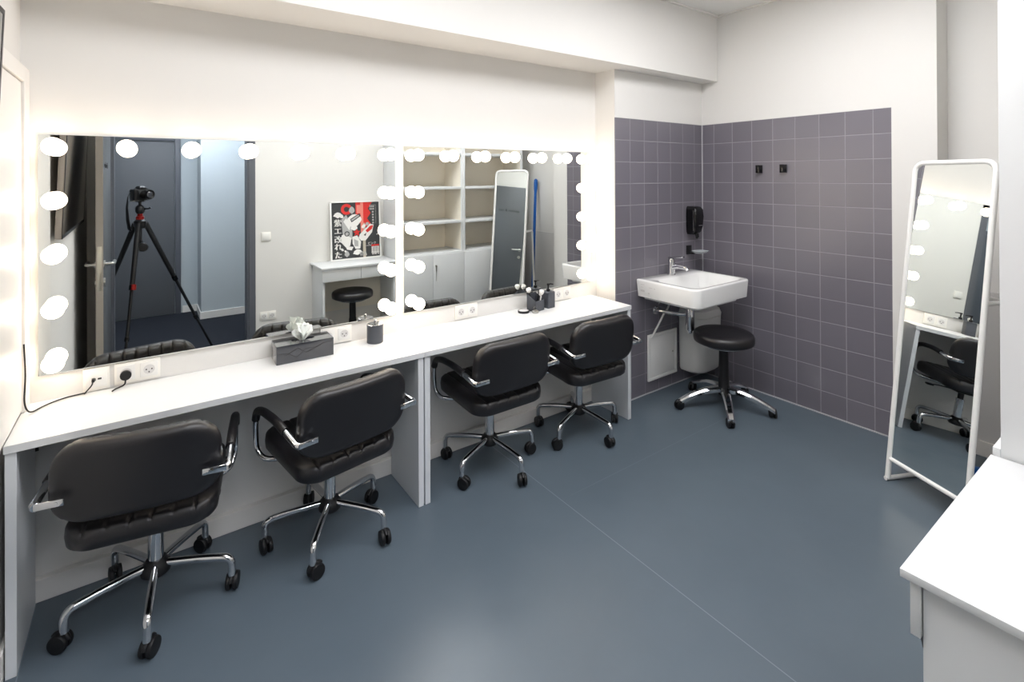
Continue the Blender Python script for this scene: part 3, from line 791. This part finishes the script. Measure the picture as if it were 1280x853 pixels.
# trap
t = thing('drain_trap', 'chrome bottle trap and pipes below the wash basin', 'drain pipe', (3.165, -.42, 0))
b = B(); lathe(b, [(.017, .64), (.017, .701)], 24); lathe(b, [(0, .49), (.024, .49), (.03, .498), (.03, .64), (.024, .652), (0, .652)], 24)
tube(b, [(0, 0, .60), (-.05, .08, .60), (-.09, .232, .60)], .014, 14); lathe(b, [(0, 0), (.032, 0), (.028, .008), (0, .010)], 24, (-.09, .231, .60), 'y', Matrix.Rotation(PI, 4, 'X'))
lathe(b, [(.0, .47), (.012, .47), (.016, .482), (.016, .49), (0, .49)], 20); obj('bottle_trap', b, M['chrome'], t)
for dx in (-.06, .05):
    b = B(); lathe(b, [(0, 0), (.022, 0), (.020, .006), (.009, .008), (.009, .03), (.013, .032), (.013, .05), (0, .05)], 20, (dx, .232, .665), 'y', Matrix.Rotation(PI, 4, 'X'))
    tube(b, fillet([(dx, .19, .67), (dx, .185, .69), (dx * .6, .17, .703)], .02), .005, 8); obj('angle_valve', b, M['chrome'], t)
b = B(); tube(b, fillet([(3.21, -.205, .62), (3.15, -.235, .605), (3.10, -.245, .585), (3.06, -.235, .52), (3.025, -.215, .45), (3.015, -.204, .415)], .04), .0075, 10)
tag(obj('drain_hose', b, M['white_plastic']), 'thin white hose curving from the trap down to the access panel', 'hose')
t = thing('access_panel', 'white square inspection hatch on the tiles below the basin', 'access panel', (2.98, YR, .09))
b = B(); 
for x0, x1, z0, z1 in ((0, .335, 0, .022), (0, .335, .318, .34), (0, .022, .022, .318), (.313, .335, .022, .318)): box(b, x0, x1, -.012, .001, z0, z1, bevel=.002)
obj('frame', b, M['white_metal'], t)
b = B(); box(b, .0235, .3115, -.009, 0, .0235, .3165, bevel=.001); obj('hatch', b, M['white_metal'], t)
b = B(); lathe(b, [(0, 0), (.007, 0), (.007, .002), (0, .002)], 16, (.285, -.009, .17), 'y', Matrix.Rotation(PI, 4, 'X')); obj('latch', b, M['steel'], t)
# bin
t = thing('waste_bin', 'white wall-mounted bin with rounded front below the basin', 'bin', (3.50, YR, .10))
b = B(); n = 8
co = (.2, .2, 1, 1)
loft(b, [rrect(0, -.085, .135, .083, .08, .0, n, co), rrect(0, -.095, .150, .094, .085, .02, n, co), rrect(0, -.105, .158, .104, .09, .42, n, co)]); obj('bin_body', b, M['white_plastic'], t, 50)
b = B(); loft(b, [rrect(0, -.105, .160, .104, .09, .423, n, co), rrect(0, -.105, .161, .105, .09, .44, n, co), rrect(0, -.10, .150, .098, .085, .472, n, co), rrect(0, -.09, .10, .07, .06, .485, n, co)]); obj('bin_lid', b, M['white_plastic'], t, 50)
b = B(); box(b, .06, .085, -.205, -.198, .36, .43, bevel=.004, mx=Matrix.Rotation(.02, 4, 'Z')); obj('release_catch', b, M['plastic'], t)
# soap dispenser
t = thing('soap_dispenser', 'black wall-mounted soap dispenser above the wash basin', 'soap dispenser', (3.505, YR, 1.14))
b = B(); n = 6
rg = []
for z, hw_, dp in ((.0, .040, .050), (.02, .05, .075), (.06, .053, .088), (.14, .055, .095), (.195, .052, .090), (.215, .046, .075), (.22, .038, .05)):
    rg.append(rrect(0, -dp / 2, hw_, dp / 2, .018, z, n, (.3, .3, 1, 1)))
loft(b, rg); obj('dispenser_body', b, M['gloss_black'], t, 50)
b = B(); tube(b, [(0, -.060, .004), (0, -.066, -.018), (0, -.058, -.030)], [.016, .014, .009], 14); obj('nozzle', b, M['plastic'], t)
b = B(); box(b, -.0555, -.0535, -.070, -.066, .03, .19); box(b, -.02, .02, -.097, -.093, .07, .075); obj('trim_line', b, M['steel'], t, None)
b = B(); lathe(b, [(0, 0), (.006, .002), (.006, .010), (0, .012)], 14, (.054, -.07, .10), 'x'); obj('key_knob', b, M['chrome'], t)
# soap dish
t = thing('soap_dish', 'clear soap dish on a black holder under the dispenser', 'soap dish', (3.50, YR, .985))
b = B(); box(b, -.045, .01, -.012, 0, -.005, .065, bevel=.002); box(b, -.03, -.0, -.05, -.01, .0, .012, bevel=.002); obj('holder', b, M['plastic'], t)
b = B(); n = 5; loft(b, [rrect(.035, -.07, .05, .034, .02, .008, n), rrect(.035, -.07, .066, .048, .03, .024, n), rrect(.035, -.07, .063, .045, .028, .024, n), rrect(.035, -.07, .047, .031, .018, .012, n)]); obj('dish', b, M['frosted'], t, 50)
# hooks
def hook(y, z, label):
    t = thing('coat_hook', label, 'hook', (XT, y, z), 0, 'black coat hooks on the tiles')
    b = B(); box(b, -.005, .001, -.019, .019, -.030, .028, bevel=.0015); obj('backplate', b, M['plastic'], t)
    b = B(); box(b, -.033, -.004, -.013, .013, -.030, -.003, bevel=.0015); box(b, -.042, -.030, -.013, .013, -.030, .028, bevel=.0015); obj('hook_arm', b, M['gloss_black'], t)
hook(-.668, 1.648, 'black square coat hook on the tiles, the one nearer the corner')
hook(-.842, 1.650, 'black square coat hook on the tiles, the one farther from the corner')

# ================================================================== STANDING MIRROR
FX, FY, PH, TL = 3.144, -1.620, math.radians(-115.84), math.radians(6.55)
t = thing('standing_mirror', 'tall white-framed standing mirror leaning back in front of the recess', 'mirror', (FX, FY, 0), PH)
Wd, Ht = .388, 1.672
def lean(a, s, back=0.0, up=0.0):   # local frame: x along the front bar, +y is away from the glass
    return Vector((a, s * math.sin(TL) + back * math.cos(TL), s * math.cos(TL) - back * math.sin(TL) + up))
r_ = .0125
b = B()
p = [lean(0, 0.012), lean(0, Ht), lean(Wd, Ht), lean(Wd, 0.012)]
tube(b, fillet(p, .055, 10), r_, 16); obj('frame', b, M['white_metal'], t)
b = B(); tube(b, [lean(0, .117), lean(Wd, .117)], .0115, 16); obj('cross_bar', b, M['white_metal'], t)
# mirror pane (rounded top corners) as a slab
b = B()
def pane(off):
    pts = []
    i_ = .010; rr = .048
    pts += [lean(i_, .128, off), lean(Wd - i_, .128, off)]
    for k in range(9):
        a = PI / 2 * k / 8; pts.append(lean(Wd - i_ - rr + rr * math.cos(a), Ht - i_ - rr + rr * math.sin(a), off))
    for k in range(9):
        a = PI / 2 + PI / 2 * k / 8; pts.append(lean(i_ + rr + rr * math.cos(a), Ht - i_ - rr + rr * math.sin(a), off))
    return pts
loft(b, [pane(-.002), pane(.003)]); obj('glass', b, M['mirror'], t, None)
b = B(); loft(b, [pane(.0032), pane(.007)]); obj('back_board', b, M['white_metal'], t, None)
for x_ in (0, Wd):
    b = B(); fp = lean(x_, 1.02); 
    tube(b, fillet([(x_, -.012, .0135), (x_, .34, .0135), (x_, .285, fp.z), (x_, fp.y, fp.z)], .03, 6), .0105, 14); obj('rear_support', b, M['white_metal'], t)
b = B(); tube(b, [(0, .285, 1.005), (Wd, .285, 1.005)], .0095, 12); obj('hanging_rail', b, M['white_metal'], t)

# ================================================================== MOP
t = thing('floor_squeegee', 'blue handled floor wiper leaning in the recess behind the standing mirror', 'floor wiper')
A0, A1 = Vector((3.62, -2.035, .075)), Vector((3.82, -2.205, 1.56))
b = B(); tube(b, [A0, A0.lerp(A1, .93)], .017, 16); obj('handle', b, M['blue'], t)
b = B(); tube(b, [A0.lerp(A1, .90), A0.lerp(A1, .93), A0.lerp(A1, .97), A1, A1 + Vector((.002, -.002, .012))], [.0165, .022, .024, .021, .008], 16); obj('grip', b, M['blue'], t)
b = B(); box(b, -.16, .16, -.03, .03, .004, .05, bevel=.012, mx=Matrix.Translation((A0.x - .02, A0.y + .02, 0)) @ Matrix.Rotation(math.radians(110), 4, 'Z'))
box(b, -.02, .02, -.02, .02, .04, .09, bevel=.006, mx=Matrix.Translation((A0.x, A0.y, 0)) @ Matrix.Rotation(math.radians(110), 4, 'Z')); obj('wiper_head', b, M['blue'], t)

# ================================================================== DRESSING TABLE
TX0, TX1, TY0, TY1, TZ = 1.312, 2.066, -2.232, -2.648, .755
t = thing('dressing_table', 'white dressing table with two drawers against the back wall', 'table', (TX0, TY1, 0))
L, Dp = TX1 - TX0, TY0 - TY1
b = B(); box(b, 0, L, 0, Dp, TZ - .018, TZ, bevel=.0015); obj('tabletop', b, M['lam'], t)
for xa, xb in ((.018, .038), (L - .038, L - .018)):
    b = B(); box(b, xa, xb, .004, Dp - .035, 0, TZ - .018, bevel=.001); obj('side_panel', b, M['lam'], t)
b = B(); box(b, .038, L - .038, .004, .02, .25, TZ - .018); obj('back_panel', b, M['cream'], t)
b = B(); box(b, .038, L - .038, .02, Dp - .036, TZ - .13, TZ - .118); obj('drawer_support', b, M['lam'], t)
for k in range(2):
    xa = .010 + k * (L - .018) / 2; xb = xa + (L - .018) / 2 - .003
    b = B(); box(b, xa, xb, Dp - .033, Dp - .015, TZ - .135, TZ - .022, bevel=.0012)
    box(b, max(xa, .045), min(xb, L - .045), .05, Dp - .033, TZ - .112, TZ - .108); obj('drawer', b, M['lam'], t)

# poster
t = thing('framed_poster', 'framed dark and red illustrated poster leaning on the dressing table', 'poster', (1.50, -2.592, TZ), 0)
PW, PHt = .525, .60
lt = Matrix.Rotation(math.radians(3.6), 4, 'X')    # top leans towards the back wall (-y)
b = B()
for x0, x1, z0, z1 in ((0, PW, 0, .014), (0, PW, PHt - .014, PHt), (0, .014, .014, PHt - .014), (PW - .014, PW, .014, PHt - .014)):
    box(b, x0, x1, -.008, .008, z0, z1, bevel=.001, mx=lt)
box(b, .01, PW - .01, -.007, -.003, .01, PHt - .01, mx=lt)
obj('poster_frame', b, M['white_metal'], t)
b = B()
lay = [0]
def P2(pts, mi):
    """uv polygon: u left->right as seen in the wall mirror... real-world viewers see it from +y, so x runs right->left; store mirrored"""
    lay[0] += 1; y = -.002 + .00004 * lay[0]
    vs = [b.verts.new(lt @ Vector((.014 + (PW - .028) * u, y, .014 + (PHt - .028) * (1 - v)))) for u, v in pts]
    f = b.faces.new(vs); f.material_index = mi
def ell(cx, cy, rx, ry, mi, rot=0, n=18, wob=0.0, ph=0):
    P2([(cx + (rx * (1 + wob * math.sin(5 * a + ph))) * math.cos(a) * math.cos(rot) - ry * math.sin(a) * math.sin(rot), cy + rx * math.cos(a) * math.sin(rot) + (ry * (1 + wob * math.cos(4 * a + ph))) * math.sin(a) * math.cos(rot)) for a in [2 * PI * k / n for k in range(n)]], mi)
def rc(u0, v0, u1, v1, mi): P2([(u0, v0), (u1, v0), (u1, v1), (u0, v1)], mi)
def arc(cx, cy, r0, r1, a0, a1, mi, n=14):
    A_ = [a0 + (a1 - a0) * k / n for k in range(n + 1)]
    P2([(cx + r1 * math.cos(a), cy + r1 * math.sin(a) * .85) for a in A_] + [(cx + r0 * math.cos(a), cy + r0 * math.sin(a) * .85) for a in reversed(A_)], mi)
DK, WH, GR, RD, PK, BG = range(6)
rc(0, 0, 1, 1, DK); rc(.64, .12, .70, 1.0, BG); rc(.50, .0, .72, .38, RD); rc(.52, .05, .60, .20, PK); rc(.60, .0, .66, .62, PK)
P2([(.70, .0), (.86, .0), (.76, .12), (.82, .20), (.74, .30), (.82, .40), (.70, .46), (.66, .20)], RD)
arc(.31, .12, .055, .115, .5, 5.8, RD); ell(.42, .14, .06, .06, GR, 0, 12, .15)
P2([(.20, .30), (.30, .22), (.42, .42), (.42, .66), (.30, .66), (.22, .55)], GR)
P2([(.24, .34), (.30, .28), (.38, .44), (.36, .50)], WH)
ell(.46, .33, .16, .11, WH, -.3, 20, .06); P2([(.38, .30), (.58, .20), (.61, .25), (.41, .36)], DK); P2([(.40, .31), (.56, .225), (.575, .25), (.42, .335)], GR)
ell(.46, .46, .07, .045, WH, 0, 14, .1)
P2([(.44, .53), (.49, .52), (.51, .48), (.54, .52), (.59, .52), (.55, .56), (.56, .61), (.51, .58), (.46, .61), (.48, .56)], RD)
P2([(.58, .58), (.80, .40), (.88, .42), (.84, .56), (.70, .70), (.60, .70), (.55, .64)], WH); P2([(.70, .52), (.80, .44), (.87, .43), (.84, .50), (.74, .56)], RD)
P2([(.66, .60), (.72, .56), (.70, .62)], DK); ell(.66, .44, .05, .03, WH, -.6, 10, .2); ell(.74, .40, .04, .03, GR, -.4, 10, .2)
P2([(.20, .58), (.26, .56), (.40, .64), (.37, .78), (.28, .80), (.18, .70)], WH); arc(.31, .56, .035, .055, 0, 6.2, DK, 16)
P2([(.42, .62), (.52, .60), (.60, .72), (.58, .84), (.48, .84), (.42, .74)], WH); P2([(.45, .66), (.54, .70), (.54, .80), (.46, .79)], GR)
P2([(.28, .78), (.44, .80), (.40, .86), (.30, .84)], WH); ell(.52, .90, .09, .045, WH, -.15, 16, .15); ell(.30, .92, .05, .05, GR, 0, 12, .2); ell(.21, .84, .03, .02, WH, .4, 10, .2); ell(.27, .87, .025, .018, WH, .6, 10, .2)
for k in range(5): P2([(.56 + .03 * k, .90), (.575 + .03 * k, .895), (.60 + .03 * k, .97), (.585 + .03 * k, .975)], GR)
ell(.13, .22, .085, .045, WH, 0, 16, .18); ell(.20, .24, .05, .03, WH, .5, 12, .2)
for i in range(3):
    for j in range(2): rc(.80 + .035 * i, .07 + .045 * j, .825 + .035 * i, .10 + .045 * j, GR)
for j in range(5): rc(.85, .17 + .05 * j, .885, .20 + .05 * j, GR)
rc(.925, .06, .93, .40, GR); rc(.79, .055, .93, .06, GR)
rc(.70, .795, .90, .80, WH); rc(.82, .785, .985, .815, RD); rc(.82, .82, .985, .94, WH)
for k in range(8): rc(.825 + .02 * k, .825, .825 + .02 * k + .006 + .003 * (k % 3), .925, DK)
rc(.83, .95, .87, .965, WH); rc(.88, .95, .93, .965, WH); rc(.95, .95, .98, .965, WH); ell(.95, .60, .012, .012, WH)
LM = lambda u, v, sz: lt @ Matrix.Translation((.014 + (PW - .028) * u, .002, .014 + (PHt - .028) * (1 - v))) @ Matrix(((1, 0, 0, 0), (0, 0, 1, 0), (0, 1, 0, 0), (0, 0, 0, 1)))
for v_, ch in ((.42, '紫'), (.56, 'エ'), (.71, '改'), (.84, 'れ'), (.985, 'た')):
    for ox in (0, .012): add_text(b, ch, .078, LM(.04 + ox, v_ - .01, 1), WH, .0002)
add_text(b, 'ピンク', .030, LM(.74, .775, 1), WH, .0002)
# the back wall is seen from +y, where x runs right to left: flip so that it reads right there
# (in the wall mirror it is then seen reversed once; the photo shows the left column left, so the print is laid out for that view)
obj('print', b, [M['poster_dark'], M['poster_white'], M['poster_grey'], M['poster_red'], M['poster_pink'], M['poster_beige']], t, None)

# ================================================================== SHELF CABINET
t = thing('shelf_cabinet', 'tall white cabinet with open shelves above and cupboard doors below', 'cabinet', (2.074, YBK + .003, 0))
Lc, Dc, Hc = 1.584, .394, 2.30
b = B()
mid = Lc / 2 - .03
for xa, xb in ((0, .022), (mid - .022, mid), (mid + .002, mid + .024), (Lc - .022, Lc)): box(b, xa, xb, 0, Dc, 0, Hc, bevel=.001)
for xa, xb in ((.022, mid - .022), (mid + .024, Lc - .022)):
    box(b, xa, xb, 0, Dc, Hc - .022, Hc); box(b, xa, xb, 0, Dc - .02, .06, .082); box(b, xa, xb, Dc - .05, Dc - .035, 0, .06)
obj('carcass', b, M['lam'], t, 30)
for xa, xb in ((.022, mid - .022), (mid + .024, Lc - .022)):
    b = B(); box(b, xa, xb, .0, .006, .082, Hc - .022)
    box(b, xa, xa + .002, .006, Dc - .022, .80, Hc - .024); box(b, xb - .002, xb, .006, Dc - .022, .80, Hc - .024)
    obj('lining', b, M['cream'], t, None)
    for z in (.775, 1.11, 1.48, 1.85):
        b = B(); box(b, xa + .0025, xb - .0025, .006, Dc - (.001), z - .014, z + .014, bevel=.001); obj('shelf', b, M['lam'], t, 30)
for xa, xb, hs in ((.003, mid / 2 - .0015, 1), (mid / 2 + .0015, mid - .001, 0), (mid + .003, (mid + Lc) / 2 - .0015, 1), ((mid + Lc) / 2 + .0015, Lc - .003, 0)):
    b = B(); box(b, xa, xb, Dc + .001, Dc + .019, .065, .775, bevel=.0012); d_ = obj('cupboard_door', b, M['lam'], t, 30)
    if hs == 0:
        b = B(); lathe(b, [(0, 0), (.009, 0), (.009, .004), (0, .005)], 16, (xa + .03, Dc + .019, .66), 'y'); box(b, xa + .028, xa + .032, Dc + .024, Dc + .044, .654, .668); box(b, xa + .024, xa + .036, Dc + .03, Dc + .034, .60, .655); tube(b, [(xa + .03, Dc + .032, .60), (xa + .028, Dc + .032, .50)], .003, 8)
        obj('door_lock', b, M['steel'], d_)

# ================================================================== SCREEN ON THE LEFT WALL
t = thing('wall_screen', 'flat black wall screen mounted high on the left wall', 'television')
b = B(); ya, yb = -.727, -2.03
def scr(x, y, z): return Vector((x, y, z))
TVM = Matrix.Translation((-.340, ya, 1.30)) @ Matrix.Rotation(math.radians(-.75), 4, 'Z') @ Matrix.Rotation(math.radians(2.3), 4, 'Y')
box(b, -.028, -.001, yb - ya, 0, 0, .755, bevel=.004, mx=TVM); obj('casing', b, M['tv_side'], t)
b = B(); box(b, -.001, .0008, yb - ya + .014, -.014, .018, .741, mx=TVM); obj('screen', b, M['tv_screen'], t, None)
b = B()
for q0, q1, z0, z1 in ((yb - ya, 0, 0, .018), (yb - ya, 0, .741, .755), (yb - ya, yb - ya + .014, .018, .741), (-.014, 0, .018, .741)): box(b, -.001, .0016, q0, q1, z0, z1, mx=TVM)
obj('bezel', b, M['tv_case'], t, None)
b = B(); box(b, XW, -.352, -1.55, -1.20, 1.62, 1.85, bevel=.004); obj('wall_mount', b, M['plastic'], t)

# ================================================================== TRIPOD AND CAMERA
AP = Vector((-.045, -2.76, 1.235))
t = thing('camera_tripod', 'black camera tripod standing in the open doorway, seen in the left mirror', 'tripod', (AP.x, AP.y, 0))
L0 = lambda p: Vector(p) - Vector((AP.x, AP.y, 0))
feet = [Vector((-.155, -2.38, .0)), Vector((.50, -2.97, .0)), Vector((-.50, -3.05, .0))]
b = B(); lathe(b, [(0, 1.17), (.035, 1.175), (.045, 1.20), (.045, 1.235), (.028, 1.25), (0, 1.25)], 24)
lathe(b, [(0, 1.0), (.014, 1.0), (.014, 1.18), (0, 1.18)], 16); obj('centre_column', b, M['plastic'], t)
b = B(); lathe(b, [(0, .0), (.035, .0), (.038, .008), (.038, .022), (.033, .03), (0, .03)], 24, (.02, .06, 1.02), 'y'); tube(b, [(.0, .0, 1.08), (.018, .06, 1.07), (.02, .07, 1.05)], .003, 8); obj('hanging_cap', b, M['plastic'], t)
for k, f in enumerate(feet):
    f = L0(f); top = Vector((0, 0, 1.215)); hd_ = Vector((f.x, f.y, 0)).normalized(); top = top + hd_ * .04
    q1, q2 = top.lerp(f, .42), top.lerp(f, .74)
    b = B(); tube(b, [top, q1], [.021, .018], 14); tube(b, [q1, q2], .012, 12); tube(b, [q2, f + Vector((0, 0, .012))], .0095, 12); lg = obj('tripod_leg', b, M['plastic'], t)
    b = B(); tube(b, [q1 - (f - top).normalized() * .022, q1 + (f - top).normalized() * .018], .021, 12); tube(b, [q2 - (f - top).normalized() * .018, q2 + (f - top).normalized() * .014], .016, 12); obj('leg_clamp', b, M['gloss_black'], lg)
    b = B(); lathe(b, [(0, 0), (.012, 0), (.014, .006), (.010, .02), (0, .02)], 14, (f.x, f.y, 0)); obj('rubber_foot', b, M['rubber'], lg)
b = B(); tube(b, [L0(feet[0]).lerp(Vector((0, .04, 1.215)), .60), L0(feet[0]).lerp(Vector((0, .04, 1.215)), .565)], .0225, 12); obj('lock_ring', b, M['red'], t)
b = B(); lathe(b, [(0, 1.25), (.03, 1.25), (.03, 1.275), (.02, 1.28), (.02, 1.30), (.0, 1.30)], 24); h = obj('head_base', b, M['red'], t)
b = B(); lathe(b, [(0, 1.295), (.026, 1.30), (.034, 1.32), (.034, 1.345), (.026, 1.365), (.012, 1.375), (.012, 1.40), (0, 1.40)], 24)
tube(b, [(.02, .01, 1.34), (.06, .03, 1.34), (.075, .035, 1.35)], [.006, .006, .010], 10); box(b, -.03, .03, -.03, .03, 1.40, 1.412, bevel=.003); obj('ball_head', b, M['tv_case'], t)
# camera: on top of the head, optical axis towards the room at the viewing yaw
CZ = 1.415
cm = thing('photo_camera', 'black camera with wide lens on top of the tripod, seen in the left mirror', 'camera', (AP.x, AP.y, CZ), -YAW)
b = B(); n = 4
loft(b, [rrect(0, 0, .070, .032, .012, 0, n), rrect(0, 0, .073, .034, .014, .01, n), rrect(0, 0, .073, .034, .014, .082, n), rrect(0, 0, .066, .028, .012, .094, n)])
loft(b, [rrect(0, .004, .030, .030, .008, .090, n), rrect(0, .006, .026, .032, .008, .108, n), rrect(0, .004, .016, .022, .006, .120, n)])
loft(b, [rrect(-.055, .012, .020, .034, .010, .0, n), rrect(-.055, .012, .020, .034, .010, .088, n)]); obj('camera_body', b, M['plastic'], cm)
b = B(); lathe(b, [(0, 0), (.034, 0), (.034, .02), (.037, .024), (.037, .060), (.040, .066), (.040, .078), (.035, .079), (.030, .074), (0, .070)], 32, (.01, .030, .048), 'y'); obj('lens', b, M['gloss_black'], cm)
b = B(); lathe(b, [(0, 0), (.028, 0), (.020, .004), (0, .006)], 28, (.01, .1015, .048), 'y'); obj('front_element', b, M['dark_lacquer'], cm)
b = B(); box(b, -.075, -.068, -.02, .02, -.006, .075, bevel=.002); box(b, -.075, .045, -.02, .02, -.009, -.001, bevel=.002); obj('mounting_bracket', b, M['steel'], cm)
b = B(); lathe(b, [(0, .094), (.011, .094), (.011, .101), (0, .102)], 16, (.05, 0, 0)); lathe(b, [(0, .094), (.008, .094), (.008, .100), (0, .101)], 16, (-.05, .015, 0)); obj('dial', b, M['tv_case'], cm)
b = B()
sp_ = [(-.076, 0, .07), (-.10, .0, .03), (-.108, .0, -.06), (-.105, .005, -.16), (-.095, .01, -.24), (-.08, .012, -.26)]
tube(b, sp_, [.004, .006, .014, .020, .020, .010], 10, squash=.35); obj('neck_strap', b, M['plastic'], cm)
